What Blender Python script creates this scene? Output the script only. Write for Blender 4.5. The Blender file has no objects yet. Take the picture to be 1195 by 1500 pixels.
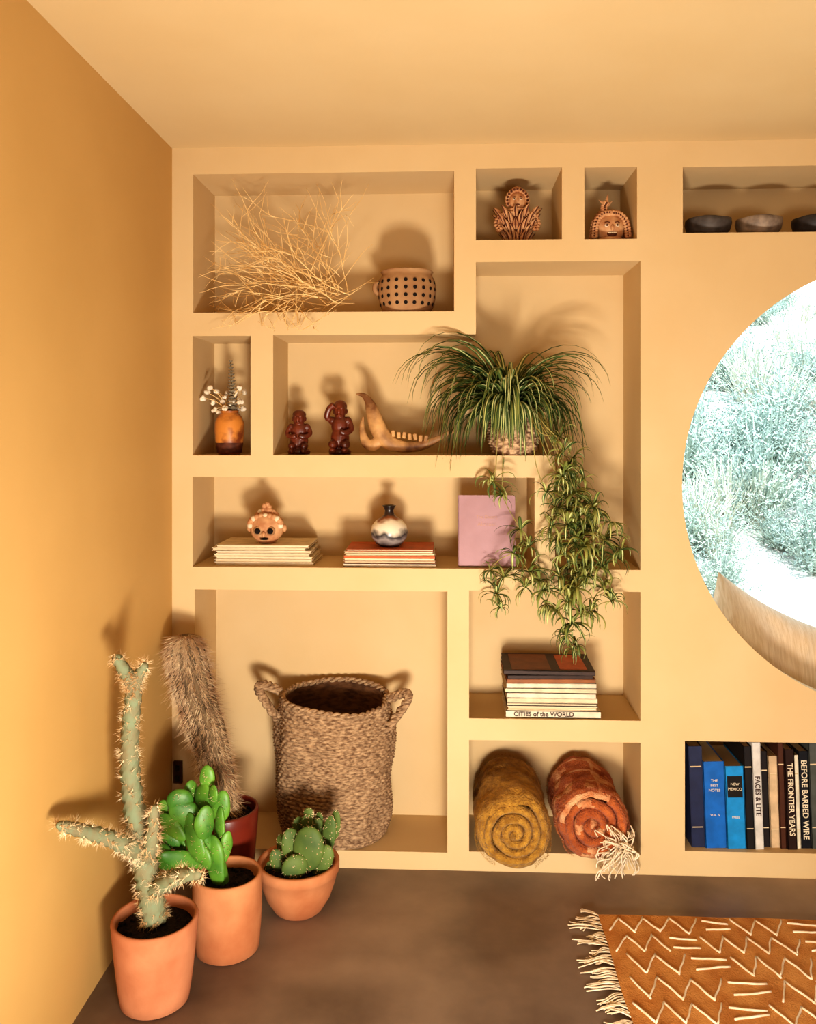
import bpy, bmesh, random
from math import *
from mathutils import Vector, Matrix, noise, Euler
random.seed(7)
R=random.random
def U(a,b): return a+(b-a)*R()
bpy.context.scene.view_settings.view_transform='Standard'
try: bpy.context.scene.view_settings.look='Medium High Contrast'
except Exception as ex: print('LOOK',ex)

# ---------------- camera geometry / survey helpers ----------------
PSI=radians(2.5); D=2.83; F=1250.0; CZ=1.47; HY=625.0
def P(px,py,y=0.0):
    t=(px-597.5)/F
    w=(D+y)/(t*sin(PSI)+cos(PSI))
    return Vector((w*(t*cos(PSI)-sin(PSI)), y, CZ-(py-HY)/F*w))
def G(px,py,z=0.0):
    w=F*(CZ-z)/(py-HY); t=(px-597.5)/F
    return Vector((w*(t*cos(PSI)-sin(PSI)), w*(t*sin(PSI)+cos(PSI))-D, z))

cam=bpy.data.cameras.new("camera"); co=bpy.data.objects.new("camera",cam)
bpy.context.scene.collection.objects.link(co)
co.location=(0,-D,CZ); co.rotation_euler=(pi/2,0,PSI)
cam.lens=30; cam.sensor_width=36; cam.shift_y=-(750-HY)/1500
cam.clip_start=0.05
bpy.context.scene.camera=co

# ---------------- materials ----------------
def lin(c):
    o=[]
    for v in c:
        v=v/255.0
        o.append(v/12.92 if v<=0.04045 else ((v+0.055)/1.055)**2.4)
    return (o[0],o[1],o[2],1)
def mat(name,c1,c2=None,scale=20,rough=.7,bump=.2,bscale=60,detail=4,lo=.35,hi=.65,kind='noise',stretch=(1,1,1),spec=.3,bdist=.002,sheen=0):
    m=bpy.data.materials.new(name); m.use_nodes=True
    nt=m.node_tree; N=nt.nodes; L=nt.links
    b=N['Principled BSDF']
    b.inputs['Roughness'].default_value=rough
    b.inputs['Specular IOR Level'].default_value=spec
    if sheen: b.inputs['Sheen Weight'].default_value=sheen
    tc=N.new('ShaderNodeTexCoord'); mp=N.new('ShaderNodeMapping'); mp.inputs['Scale'].default_value=stretch
    L.new(tc.outputs['Object'],mp.inputs['Vector'])
    if c2 is None: c2=tuple(v*.85 for v in c1)
    n=N.new('ShaderNodeTexNoise'); n.inputs['Scale'].default_value=scale; n.inputs['Detail'].default_value=detail; fac=n.outputs['Fac']
    L.new(mp.outputs[0],n.inputs['Vector'])
    cr=N.new('ShaderNodeValToRGB'); cr.color_ramp.elements[0].position=lo; cr.color_ramp.elements[1].position=hi
    cr.color_ramp.elements[0].color=lin(c1); cr.color_ramp.elements[1].color=lin(c2)
    L.new(fac,cr.inputs[0]); L.new(cr.outputs[0],b.inputs['Base Color'])
    if bump:
        n2=N.new('ShaderNodeTexNoise'); n2.inputs['Scale'].default_value=bscale; n2.inputs['Detail'].default_value=5
        L.new(mp.outputs[0],n2.inputs['Vector'])
        bp=N.new('ShaderNodeBump'); bp.inputs['Strength'].default_value=bump; bp.inputs['Distance'].default_value=bdist
        L.new(n2.outputs['Fac'],bp.inputs['Height']); L.new(bp.outputs[0],b.inputs['Normal'])
    return m

M={}
M['wall']=mat('plaster_wall',(212,185,142),(208,179,134),scale=3,rough=.75,bump=.25,bscale=90,bdist=.001,spec=.25)
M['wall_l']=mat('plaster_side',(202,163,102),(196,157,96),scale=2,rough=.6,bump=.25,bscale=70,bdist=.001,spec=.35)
M['ceil']=mat('plaster_ceiling',(214,190,147),(210,184,139),scale=2,rough=.8,bump=.25,bscale=60,bdist=.001)
M['floor']=mat('stained_concrete',(156,134,116),(94,76,64),scale=2.6,detail=10,rough=.42,bump=.15,bscale=20,spec=.45,lo=.3,hi=.7)
M['terra']=mat('terracotta',(190,126,90),(170,104,70),scale=9,rough=.85,bump=.3,bscale=80)
M['terra2']=mat('terracotta_light',(196,134,92),(170,104,66),scale=7,rough=.85,bump=.3,bscale=60)
M['redpot']=mat('red_glaze',(120,44,28),(96,30,20),scale=8,rough=.35,bump=.1,spec=.5)
M['soil']=mat('soil',(48,34,26),(22,15,12),scale=60,rough=.95,bump=1,bscale=120,bdist=.01)
M['dark']=mat('hole_shade',(28,16,10),(20,12,8),rough=.9,bump=0)  # shade inside holes and openings, put into the colour
M['clay']=mat('clay_light',(208,162,118),(180,124,84),scale=30,rough=.65,bump=.3,bscale=120)
M['clayd']=mat('clay_dark',(104,54,32),(70,34,20),scale=40,rough=.7,bump=.3,bscale=120)
M['white']=mat('ivory',(226,208,180),(206,184,150),scale=20,rough=.6,bump=.1)
M['vasecream']=mat('tan_stoneware',(176,138,98),(152,112,76),scale=12,rough=.75,bump=.2)
M['wood']=mat('carved_wood',(116,50,28),(70,28,16),scale=18,rough=.36,bump=.3,bscale=50,spec=.5,stretch=(1,1,.4))
M['bone']=mat('old_bone',(202,156,102),(112,72,40),scale=14,rough=.5,bump=.4,bscale=60,lo=.38,hi=.66)
M['twig']=mat('dry_twig',(248,218,162),(226,184,118),scale=20,rough=.8,bump=0)
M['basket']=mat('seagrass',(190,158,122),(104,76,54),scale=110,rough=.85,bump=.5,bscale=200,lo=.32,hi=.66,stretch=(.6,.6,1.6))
M['basketshade']=mat('seagrass_shaded',(110,76,50),(70,46,30),scale=60,rough=.9,bump=.5,bscale=200,stretch=(.6,.6,1.6))  # darker copy of the seagrass: shade inside the basket put into the colour
M['potbasket']=mat('wicker',(206,172,136),(112,82,60),scale=60,rough=.85,bump=.5,bscale=150,lo=.4,hi=.6)
M['mustard']=mat('mustard_wool',(190,142,56),(146,102,34),scale=45,rough=.95,bump=1,bscale=160,bdist=.010,sheen=.1)
M['rust']=mat('rust_wool',(196,108,54),(156,74,32),scale=26,rough=.95,bump=1,bscale=160,bdist=.010,sheen=.1)
M['rustlight']=mat('rust_wool_pale',(222,172,128),(200,126,80),scale=26,rough=.95,bump=1,bscale=160,bdist=.008)
M['fringe']=mat('wool_fringe',(236,220,194),(212,188,154),scale=30,rough=.9,bump=.3)
M['rug']=mat('rug_ochre',(204,144,78),(180,116,54),scale=14,rough=.95,bump=1,bscale=220,bdist=.004)
M['page']=mat('paper_pages',(232,216,184),(196,170,132),scale=90,rough=.8,bump=.3,bscale=20,stretch=(.02,.02,3))
M['lg']=mat('leaf_green',(86,106,54),(48,70,34),scale=12,rough=.5,bump=0)
M['lc']=mat('leaf_cream',(222,220,164),(194,198,124),scale=12,rough=.5,bump=0)
M['lg2']=mat('leaf_young',(160,158,86),(102,116,56),scale=10,rough=.5,bump=0)
M['stem']=mat('runner_stem',(168,154,90),(130,120,60),rough=.6,bump=0)
M['cholla']=mat('cholla_skin',(126,136,106),(130,120,90),scale=30,rough=.75,bump=.5,bscale=80)
M['spine']=mat('cactus_spine',(232,214,178),(200,160,112),scale=20,rough=.7,bump=0)
M['hair']=mat('cactus_hair',(212,184,150),(156,118,88),scale=14,rough=.9,bump=0)
M['haircore']=mat('cactus_core',(120,98,72),(84,68,50),scale=20,rough=.9,bump=.5)
M['gpad']=mat('green_pad',(104,154,52),(60,110,36),scale=14,rough=.45,bump=.2,spec=.4)
M['bpad']=mat('bunny_pad',(98,118,56),(70,92,44),scale=14,rough=.6,bump=.2)
M['pink']=mat('mauve_cover',(176,140,148),(166,130,136),scale=10,rough=.6,bump=.15,bscale=200)
M['gold']=mat('foil_text',(188,146,130),(180,138,122),rough=.4,bump=0)
M['cushion']=mat('linen',(232,208,178),(216,188,152),scale=30,rough=.9,bump=.8,bscale=120,sheen=.2,stretch=(6,1,.4))
M['cotton']=mat('cotton_white',(240,228,208),(216,200,174),scale=40,rough=.95,bump=.5)
M['euc']=mat('eucalyptus',(140,126,102),(100,92,76),scale=20,rough=.8,bump=0)
M['amber']=mat('amber_glaze',(206,134,60),(120,60,28),scale=14,rough=.4,bump=.1,spec=.5,lo=.45,hi=.6)
M['bowlg']=mat('bowl_grey',(96,88,84),(62,56,54),scale=22,rough=.6,bump=.4)
M['bowlt']=mat('bowl_ash',(164,146,130),(106,92,82),scale=22,rough=.6,bump=.4)
M['bowld']=mat('bowl_dark',(66,60,60),(40,36,36),scale=22,rough=.55,bump=.4)
M['shrub']=mat('sage_shrub',(196,210,196),(140,162,156),scale=2,rough=.9,bump=0)
M['shrub2']=mat('dry_grass',(230,228,210),(190,196,180),scale=2,rough=.9,bump=0)
M['hill']=mat('desert_ground',(220,214,208),(168,178,172),scale=1.6,detail=8,rough=.95,bump=.5,bscale=5)
M['rock']=mat('boulder',(230,214,204),(200,188,180),scale=3,rough=.9,bump=.5,bscale=8)
M['black']=mat('black_plastic',(24,20,18),(20,16,14),rough=.5,bump=0)
def solid(name,c,rough=.55): return mat(name,c,tuple(v*.88 for v in c),scale=25,rough=rough,bump=.1)

# ---------------- mesh builder ----------------
class MB:
    def __init__(s): s.v=[];s.f=[];s.m=[];s.s=[]
    def face(s,idx,m=0,sm=True): s.f.append(tuple(idx)); s.m.append(m); s.s.append(sm)
    def lathe(s,prof,c=(0,0,0),segs=40,m=0,sx=1,sy=1,fn=None,rot=None,sm=True,mf=None):
        c=Vector(c); b=len(s.v); n=len(prof)
        for i,(r,z) in enumerate(prof):
            for j in range(segs):
                th=2*pi*j/segs; rr,zz=(r,z)
                if fn: rr,zz=fn(th,i,r,z)
                p=Vector((rr*cos(th)*sx,rr*sin(th)*sy,zz))
                if rot: p=rot@p
                s.v.append(c+p)
        for i in range(n-1):
            for j in range(segs):
                k=(j+1)%segs
                mm=mf(i,j) if mf else m
                s.face((b+i*segs+j,b+i*segs+k,b+(i+1)*segs+k,b+(i+1)*segs+j),mm,sm)
        s.face([b+j for j in range(segs)][::-1],m,False)
        s.face([b+(n-1)*segs+j for j in range(segs)],mf(n-2,0) if mf else m,False)
    def tube(s,pts,rad,segs=8,m=0,flat=1.0,fn=None):
        pts=[Vector(p) for p in pts]; n=len(pts)
        if not hasattr(rad,'__len__'): rad=[rad]*n
        b=len(s.v); ref=None
        for i,p in enumerate(pts):
            t=(pts[min(i+1,n-1)]-pts[max(i-1,0)])
            if t.length<1e-9: t=Vector((0,0,1))
            t.normalize()
            if ref is None:
                ref=Vector((0,-1,0)) if abs(t.y)<.9 else Vector((1,0,0))
            u=ref-t*ref.dot(t)
            if u.length<1e-6: u=Vector((1,0,0))-t*t.x
            u.normalize(); ref=u; w=t.cross(u)
            for j in range(segs):
                th=2*pi*j/segs; r=rad[i]
                if fn: r=r*fn(th,i)
                s.v.append(p+u*cos(th)*r*flat+w*sin(th)*r)
        for i in range(n-1):
            for j in range(segs):
                k=(j+1)%segs
                s.face((b+i*segs+j,b+i*segs+k,b+(i+1)*segs+k,b+(i+1)*segs+j),m)
        s.face([b+j for j in range(segs)][::-1],m); s.face([b+(n-1)*segs+j for j in range(segs)],m)
    def ell(s,c,r,m=0,rot=None,segs=14,rings=9):
        if not hasattr(r,'__len__'): r=(r,r,r)
        c=Vector(c); b=len(s.v)
        for i in range(rings+1):
            ph=-pi/2+pi*i/rings; cp=max(cos(ph),.01)
            for j in range(segs):
                th=2*pi*j/segs
                p=Vector((cp*cos(th)*r[0],cp*sin(th)*r[1],sin(ph)*r[2]))
                if rot: p=rot@p
                s.v.append(c+p)
        for i in range(rings):
            for j in range(segs):
                k=(j+1)%segs
                s.face((b+i*segs+j,b+i*segs+k,b+(i+1)*segs+k,b+(i+1)*segs+j),m)
    def box(s,c,d,m=0,rot=None):
        c=Vector(c); b=len(s.v)
        for x in(-.5,.5):
            for y in(-.5,.5):
                for z in(-.5,.5):
                    p=Vector((x*d[0],y*d[1],z*d[2]))
                    if rot: p=rot@p
                    s.v.append(c+p)
        for q in((0,1,3,2),(4,6,7,5),(0,4,5,1),(2,3,7,6),(0,2,6,4),(1,5,7,3)): s.face([b+i for i in q],m,False)
    def spike(s,p,d,L,r,m=0):
        p=Vector(p); d=Vector(d).normalized(); a=d.orthogonal().normalized(); bb=d.cross(a); b=len(s.v)
        for j in range(3): s.v.append(p+(a*cos(2.094*j)+bb*sin(2.094*j))*r)
        s.v.append(p+d*L)
        for j in range(3): s.face((b+j,b+(j+1)%3,b+3),m,False)
    def blade(s,pts,wid,side,m=0,mc=None):
        b=len(s.v); n=len(pts); side=Vector(side).normalized()
        for i,p in enumerate(pts):
            w=wid[i]; p=Vector(p)
            t=(Vector(pts[min(i+1,n-1)])-Vector(pts[max(i-1,0)])).normalized()
            nn=side.cross(t)
            for k,(o,h) in enumerate(((-1,.35),(-.33,0),(.33,0),(1,.35))):
                s.v.append(p+side*w*o+nn*w*h)
        for i in range(n-1):
            for k in range(3):
                s.face((b+i*4+k,b+i*4+k+1,b+i*4+k+5,b+i*4+k+4), mc if (k==1 and mc is not None) else m)
    def build(s,name,mats,parent=None,bevel=0,remesh=0,subs=0,solid=0,smooth_it=0):
        xs=[v[0] for v in s.v]; ys=[v[1] for v in s.v]; zs=[v[2] for v in s.v]
        o=Vector(((min(xs)+max(xs))/2,(min(ys)+max(ys))/2,min(zs)))
        me=bpy.data.meshes.new(name); me.from_pydata([tuple(Vector(v)-o) for v in s.v],[],s.f)
        for mm in mats: me.materials.append(M[mm] if isinstance(mm,str) else mm)
        me.polygons.foreach_set('material_index',s.m); me.polygons.foreach_set('use_smooth',s.s); me.update()
        ob=bpy.data.objects.new(name,me); ob.location=o
        bpy.context.scene.collection.objects.link(ob)
        if bevel:
            md=ob.modifiers.new('bevel','BEVEL'); md.width=bevel; md.segments=2; md.limit_method='ANGLE'
        if remesh:
            md=ob.modifiers.new('remesh','REMESH'); md.mode='VOXEL'; md.voxel_size=remesh; md.use_smooth_shade=True
            md=ob.modifiers.new('smooth','SMOOTH'); md.factor=.5; md.iterations=smooth_it or 3
        if parent: 
            ob.parent=parent; ob.matrix_parent_inverse=Matrix.Translation(-parent.location)
        return ob
def empty(name,loc):
    e=bpy.data.objects.new(name,None); e.location=loc; e.empty_display_size=.05
    bpy.context.scene.collection.objects.link(e); return e
def rotY(a): return Matrix.Rotation(a,3,'Y')
def rotX(a): return Matrix.Rotation(a,3,'X')
def rotZ(a): return Matrix.Rotation(a,3,'Z')
def text(name,s_,size,loc,rot,m,parent=None,sx=1,bold=0):
    cu=bpy.data.curves.new(name,'FONT'); cu.body=s_; cu.size=size; cu.align_x='CENTER'; cu.align_y='CENTER'; cu.extrude=.0004; cu.offset=bold
    t=bpy.data.objects.new(name+'_c',cu); bpy.context.scene.collection.objects.link(t)
    dg=bpy.context.evaluated_depsgraph_get(); me=bpy.data.meshes.new_from_object(t.evaluated_get(dg))
    bpy.data.objects.remove(t)
    me.materials.clear(); me.materials.append(M[m] if isinstance(m,str) else m)
    for p in me.polygons: p.material_index=0
    ob=bpy.data.objects.new(name,me); ob.location=loc; ob.rotation_euler=rot; ob.scale=(sx,1,1)
    bpy.context.scene.collection.objects.link(ob)
    if parent: ob.parent=parent; ob.matrix_parent_inverse=Matrix.Translation(-parent.location)
    return ob

# ---------------- room shell ----------------
XL=P(252,700).x; ZC=2.405; XR=3.6; YB=-5.2; ND=.27
def zz(px,py): return P(px,py).z
def prism(poly,y0,y1,mb):
    b=len(mb.v); n=len(poly)
    for y in(y0,y1):
        for x,z in poly: mb.v.append(Vector((x,y,z)))
    mb.face([b+i for i in range(n)],0,False); mb.face([b+n+i for i in range(n)][::-1],0,False)
    for i in range(n):
        j=(i+1)%n; mb.face((b+i,b+n+i,b+n+j,b+j),0,False)
def rect(x0,x1,y0,y1):
    m_=(x0+x1)/2; a=P(x0,y0).x; c=P(x1,y0).x; t=zz(m_,y0); bt=zz(m_,y1)
    return [(a,bt),(a,t),(c,t),(c,bt)]
cut=MB()
zA=zz(474,457); zB=zz(760,351); zD=zz(1100,340); zE=zz(324,667); zF=zz(600,667); zH=zz(530,832)
zI=zz(470,1245); zJ=zz(812,1054); zK=zz(812,1250); zL=zz(1100,1250)
prism(rect(283,665,253,457),-.1,ND,cut)
prism(rect(697,823,246,351),-.1,ND,cut)
prism(rect(856,933,245,350),-.1,ND,cut)
prism(rect(1000,1290,243,340),-.1,ND,cut)
prism(rect(282,367,492,667),-.1,ND,cut)
px=lambda a:P(a,600).x
poly=[(px(400),zF),(px(400),zz(550,490)),(px(697),zz(550,490)),(px(697),zz(818,383)),(px(938),zz(818,383)),(px(938),zH),(px(813),zH),(px(813),zF)]
prism(poly,-.1,ND,cut)
prism([(px(282),zH),(px(282),zz(530,699)),(px(783),zz(530,699)),(px(783),zH)],-.1,ND,cut)
prism(rect(285,655,865,1245),-.1,ND,cut)
prism(rect(687,938,866,1054),-.1,ND,cut)
prism(rect(687,938,1086,1250),-.1,ND,cut)
prism(rect(1003,1330,1088,1250),-.1,ND,cut)
cuto=cut.build('cut1',['wall'])
bm=bmesh.new(); bm.from_mesh(cuto.data); bmesh.ops.recalc_face_normals(bm,faces=bm.faces); bm.to_mesh(cuto.data); bm.free()
WC=P(1336,712); WR=.735
c2=MB(); prism([(WC.x+WR*cos(-2*pi*i/128),WC.z+WR*sin(-2*pi*i/128)) for i in range(128)],-.1,.1,c2); c2o=c2.build('cut2',['wall'])
c3=MB(); c3.box(((.70+2.32)/2,.3,(.50+2.08)/2),(1.62,.49,1.58)); c3o=c3.build('cut3',['wall'])
for o_ in (c2o,c3o):
    bm=bmesh.new(); bm.from_mesh(o_.data); bmesh.ops.recalc_face_normals(bm,faces=bm.faces); bm.to_mesh(o_.data); bm.free()
w=MB(); w.box(((XL-.02+XR)/2,.17,ZC/2),(XR-XL+.02,.34,ZC+.04)); wall=w.build('wall_front',['wall'])
for o_ in (cuto,c2o,c3o):
    md=wall.modifiers.new('b','BOOLEAN'); md.operation='DIFFERENCE'; md.solver='EXACT'; md.object=o_
md=wall.modifiers.new('bevel','BEVEL'); md.width=.006; md.segments=2; md.limit_method='ANGLE'; md.angle_limit=radians(40)
bpy.context.view_layer.update()
dg=bpy.context.evaluated_depsgraph_get(); me=bpy.data.meshes.new_from_object(wall.evaluated_get(dg))
wall.modifiers.clear(); wall.data=me
for o_ in (cuto,c2o,c3o): bpy.data.objects.remove(o_)
def slab(name,a,b,m):
    s=MB(); s.box([(a[i]+b[i])/2 for i in range(3)],[b[i]-a[i] for i in range(3)]); return s.build(name,[m])
slab('wall_left',(XL-.15,YB,0),(XL,.34,ZC),'wall_l')
slab('wall_right',(XR,YB,0),(XR+.15,.34,ZC),'wall_l')
slab('ceiling',(XL-.15,YB-.15,ZC),(XR+.15,.34,ZC+.15),'ceil')
slab('floor',(XL-.15,YB-1.5,-.1),(XR+.15,.34,0),'floor')
OX0,OX1,OZ0,OZ1=-.3,1.7,.05,1.15
b_=MB()
b_.box(((XL+OX0)/2,YB-.07,ZC/2),(OX0-XL,.14,ZC)); b_.box(((OX1+XR)/2,YB-.07,ZC/2),(XR-OX1,.14,ZC))
b_.box(((OX0+OX1)/2,YB-.07,(OZ1+ZC)/2),(OX1-OX0,.14,ZC-OZ1)); b_.box(((OX0+OX1)/2,YB-.07,OZ0/2),(OX1-OX0,.14,OZ0))
b_.build('wall_back',['wall_l'])
slab('window_sill',(.66,.345,.40),(2.36,.95,.495),'wall')
gm=bpy.data.materials.new('window_glass'); gm.use_nodes=True; nt=gm.node_tree; nt.nodes.clear()
o1=nt.nodes.new('ShaderNodeOutputMaterial'); mx=nt.nodes.new('ShaderNodeMixShader'); tr=nt.nodes.new('ShaderNodeBsdfTransparent'); gl=nt.nodes.new('ShaderNodeBsdfGlossy')
gl.inputs['Roughness'].default_value=.05; mx.inputs[0].default_value=.04
nt.links.new(tr.outputs[0],mx.inputs[1]); nt.links.new(gl.outputs[0],mx.inputs[2]); nt.links.new(mx.outputs[0],o1.inputs[0])
g=MB(); g.box((1.51,.90,1.3),(1.64,.006,1.6)); go=g.build('window_1',[gm])

# ---------------- outside ----------------
def hz(x,y): return -.15+.33*(y-1)+.35*noise.noise(Vector((x*.4,y*.4,0)))*min(1,(y-.9)/3)+.1*noise.noise(Vector((x*1.5,y*1.5,3)))*min(1,(y-.9)/1)
h=MB(); nx_,ny_=60,50
for j in range(ny_+1):
    for i in range(nx_+1):
        x=-6+24*i/nx_; y=.97+17*j/ny_
        h.v.append(Vector((x,y,hz(x,y))))
for j in range(ny_):
    for i in range(nx_):
        a=j*(nx_+1)+i; h.face((a,a+1,a+nx_+2,a+nx_+1))
h.build('desert_hillside',['hill'])
def shrub_mesh(nm,m1,n,up):
    s=MB()
    for k in range(n):
        az=U(0,2*pi); el=U(.35,1.45) if not up else U(.8,1.5); L=U(.25,.6)
        pts=[];wd=[];p=Vector((U(-.05,.05),U(-.05,.05),0)); e=el
        for q in range(5):
            pts.append(p.copy()); wd.append(.006*(1-q/5)+.0015)
            p+=Vector((cos(az)*cos(e),sin(az)*cos(e),sin(e)))*L/4; e+=U(-.25,.15)
        s.blade(pts,wd,(-sin(az),cos(az),0),0)
        if not up:
            for q in range(16):
                pp=pts[random.randint(1,4)]+Vector((U(-.05,.05),U(-.05,.05),U(-.03,.05)))
                s.spike(pp,(U(-1,1),U(-1,1),U(0,1)),U(.02,.05),.007,0)
    o=s.build(nm,[m1]); return o
es=empty('desert_shrubs',(1.5,3,0))
ba=shrub_mesh('sage_bush','shrub',110,False); bb=shrub_mesh('grass_tuft','shrub2',90,True)
first={ba:1,bb:1}
for k in range(210):
    src=ba if R()<.6 else bb
    y=2.4+10*R()**1.1; x=.5+ (y+2.8)*U(.05,.75)
    o=src if first.pop(src,None) else bpy.data.objects.new(src.name,src.data)
    if o is not src: bpy.context.scene.collection.objects.link(o)
    sc=U(.7,1.5)*(1 if y>4 else .7); o.location=(x,y,hz(x,y)-.03); o.scale=(sc,sc,sc*U(.8,1.2)); o.rotation_euler=(0,0,U(0,6))
    o.parent=es; o.matrix_parent_inverse=Matrix.Translation(-es.location)
rk=MB()
for k in range(30):
    y=U(2.2,8); x=.8+(y+2.8)*U(.1,.6); r=U(.10,.32); b0=len(rk.v)
    rk.ell((x,y,hz(x,y)+r*.2),(r,r*.8,r*.6),0)
    for i in range(b0,len(rk.v)):
        v=rk.v[i]; rk.v[i]=v+Vector((1,1,1))*.12*noise.noise(v*3)
rk.build('boulders',['rock'])

def cushion(name,c,size,th,rot,m):
    s=MB(); n=44
    for sgn in(1,-1):
        b=len(s.v)
        for i in range(n+1):
            for j in range(n+1):
                u=-1+2*i/n; v=-1+2*j/n
                hgt=th*((1-abs(u)**2.4)*(1-abs(v)**2.4))**.6
                k=1-.13*(1-abs(u)**2)*abs(v)**2; k2=1-.13*(1-abs(v)**2)*abs(u)**2
                wr=.010*noise.noise(Vector((u*3,v*3,sgn)))+.006*noise.noise(Vector((u*8,v*2.5,sgn+3)))
                p=Vector((u*size/2*k2,sgn*hgt+wr*(1-abs(u)**4)*(1-abs(v)**4),v*size/2*k))
                s.v.append(Vector(c)+rot@p)
        for i in range(n):
            for j in range(n):
                a=b+i*(n+1)+j; q=(a,a+1,a+n+2,a+n+1); s.face(q if sgn>0 else q[::-1])
    return s.build(name,[m])
cc=P(1068,846,.22)
rt=rotX(radians(-14))@rotY(radians(27))
ctr=cc-rt@Vector((-.25,0,.25))
cushion('linen_cushion',(ctr.x,.26,ctr.z),.50,.10,rt,'cushion')

s=MB(); p=P(262,1130); s.box((XL+.022,-.005,p.z),(.03,.01,.075),0); s.box((XL+.022,-.013,p.z+.015),(.014,.006,.02),1); s.box((XL+.022,-.013,p.z-.018),(.014,.006,.02),1)
s.build('wall_outlet',[solid('outlet_brown',(70,40,20)),'black'],bevel=.002)

# ---------------- pots & cacti ----------------
def pot_profile(rb,rt,h,lip=0.0,belly=0):
    pr=[(.001,0),(rb*.9,0),(rb,.006)]
    for k in range(1,9):
        t=k/8; pr.append((rb+(rt-rb)*t**.8+belly*sin(pi*t),.006+(h-.012)*t))
    pr[-1]=(rt+lip,h-.006)
    pr+= [(rt+lip-.003,h),(rt-.009,h),(rt-.012,h-.006),(rt-.014,h-.03),(rt-.016,h-.032)]
    return pr
def soil(s,c,r,z,m):
    s.lathe([(r,z),(r*.7,z+.004),(r*.3,z+.006),(.001,z+.007)],c,40,m,fn=lambda th,i,rr,q:(rr,q+.006*noise.noise(Vector((cos(th)*rr*40,sin(th)*rr*40,q)))))
    for k in range(60):
        a=U(0,6.28); q=r*.93*sqrt(R()); s.ell(Vector(c)+Vector((q*cos(a),q*sin(a),z+.006)),U(.003,.007),m,segs=6,rings=4)
def Q(px_,py_,w):
    t=(px_-597.5)/F
    return Vector((w*(t*cos(PSI)-sin(PSI)), w*(t*sin(PSI)+cos(PSI))-D, CZ-(py_-HY)/F*w))
def smooth_path(pts,n=6):
    pts=[Vector(p) for p in pts]; out=[]
    for i in range(len(pts)-1):
        p0=pts[max(i-1,0)];p1=pts[i];p2=pts[i+1];p3=pts[min(i+2,len(pts)-1)]
        for k in range(n):
            t=k/n
            out.append(.5*((2*p1)+(p2-p0)*t+(2*p0-5*p1+4*p2-p3)*t*t+(3*p1-p0-3*p2+p3)*t**3))
    out.append(pts[-1]); return out
def interp(lst,n):
    out=[]
    for i in range(n):
        f=i/(n-1)*(len(lst)-1); k=min(int(f),len(lst)-2); out.append(lst[k]+(lst[k+1]-lst[k])*(f-k))
    return out
def cactus_arm(s,pts,rads,m,ms,nsp,sl=.024,clump=6):
    pth=smooth_path(pts,10); rr=interp(rads,len(pth)); rr[-1]*=.45; rr[-2]*=.8
    s.tube(pth,rr,24,m,fn=lambda th,i:1+.18*sin(6*th+ (i%2)*pi)+.06*sin(i*1.6))
    for k in range(nsp):
        i=random.randint(0,len(pth)-2); t=(pth[i+1]-pth[i]).normalized(); a=t.orthogonal().normalized(); b=t.cross(a)
        th=U(0,6.28); d=a*cos(th)+b*sin(th); p=pth[i]+t*U(0,.01)+d*rr[i]*.98
        s.ell(p,.0022,ms,segs=5,rings=3)
        for q in range(clump):
            dd=d+Vector((U(-.9,.9),U(-.9,.9),U(-.9,.9)))
            s.spike(p,dd,U(.45,1)*sl,.0007,ms)
c1=G(227,1464)
s=MB(); s.lathe(pot_profile(.086,.109,.215),c1,56,0); soil(s,c1,.096,.185,1)
cactus_arm(s,[Q(226,1350,2.19),Q(217,1290,2.19),Q(203,1220,2.19),Q(192,1150,2.2),Q(190,1080,2.2),Q(196,1010,2.2),Q(195,985,2.2)],[.030,.030,.027,.023,.021,.019,.020],2,3,330)
cactus_arm(s,[Q(196,1005,2.2),Q(184,985,2.19),Q(168,960,2.18)],[.017,.016,.011],2,3,45)
cactus_arm(s,[Q(196,1005,2.2),Q(205,985,2.19),Q(213,972,2.18)],[.015,.013,.009],2,3,35)
cactus_arm(s,[Q(208,1250,2.19),Q(185,1238,2.13),Q(140,1222,2.05),Q(84,1208,1.93)],[.020,.020,.017,.010],2,3,150)
cactus_arm(s,[Q(212,1262,2.19),Q(222,1235,2.15),Q(226,1180,2.13)],[.017,.017,.010],2,3,85)
cactus_arm(s,[Q(219,1310,2.19),Q(240,1294,2.15),Q(268,1282,2.12),Q(294,1281,2.10)],[.017,.019,.017,.010],2,3,95)
s.build('potted_cholla_cactus',['terra','soil','cholla','spine'])

c2_=G(333,1389); w2=2.405
s=MB(); s.lathe(pot_profile(.088,.096,.215,belly=.003),c2_,56,0); soil(s,c2_,.083,.185,1)
s.tube(smooth_path([Q(325,1300,2.4),Q(318,1265,2.4),Q(300,1225,2.38),Q(296,1190,2.38)],6),interp([.022,.024,.02,.016],19),12,2)
pads=[(303,1138,11,17,0,0),(299,1172,20,22,.2,0),(322,1215,13,30,.0,.02),(264,1172,18,15,.3,-.02),(272,1196,20,26,-.6,-.02),(252,1212,13,24,-.9,-.03),(285,1228,17,34,-.4,-.04),
      (315,1258,17,34,-.15,-.03),(242,1256,17,17,.2,-.02),(268,1262,14,32,-1.0,-.02),(323,1182,14,20,.2,.03),(300,1205,15,24,.1,-.05),(243,1190,12,16,-.3,0),(280,1160,12,15,.1,.03),(262,1235,12,20,-.7,.03),(312,1165,10,16,.3,-.03),
      (296,1250,12,24,-.5,-.05),(330,1240,10,22,.2,0),(250,1230,10,16,-.8,0)]
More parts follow.
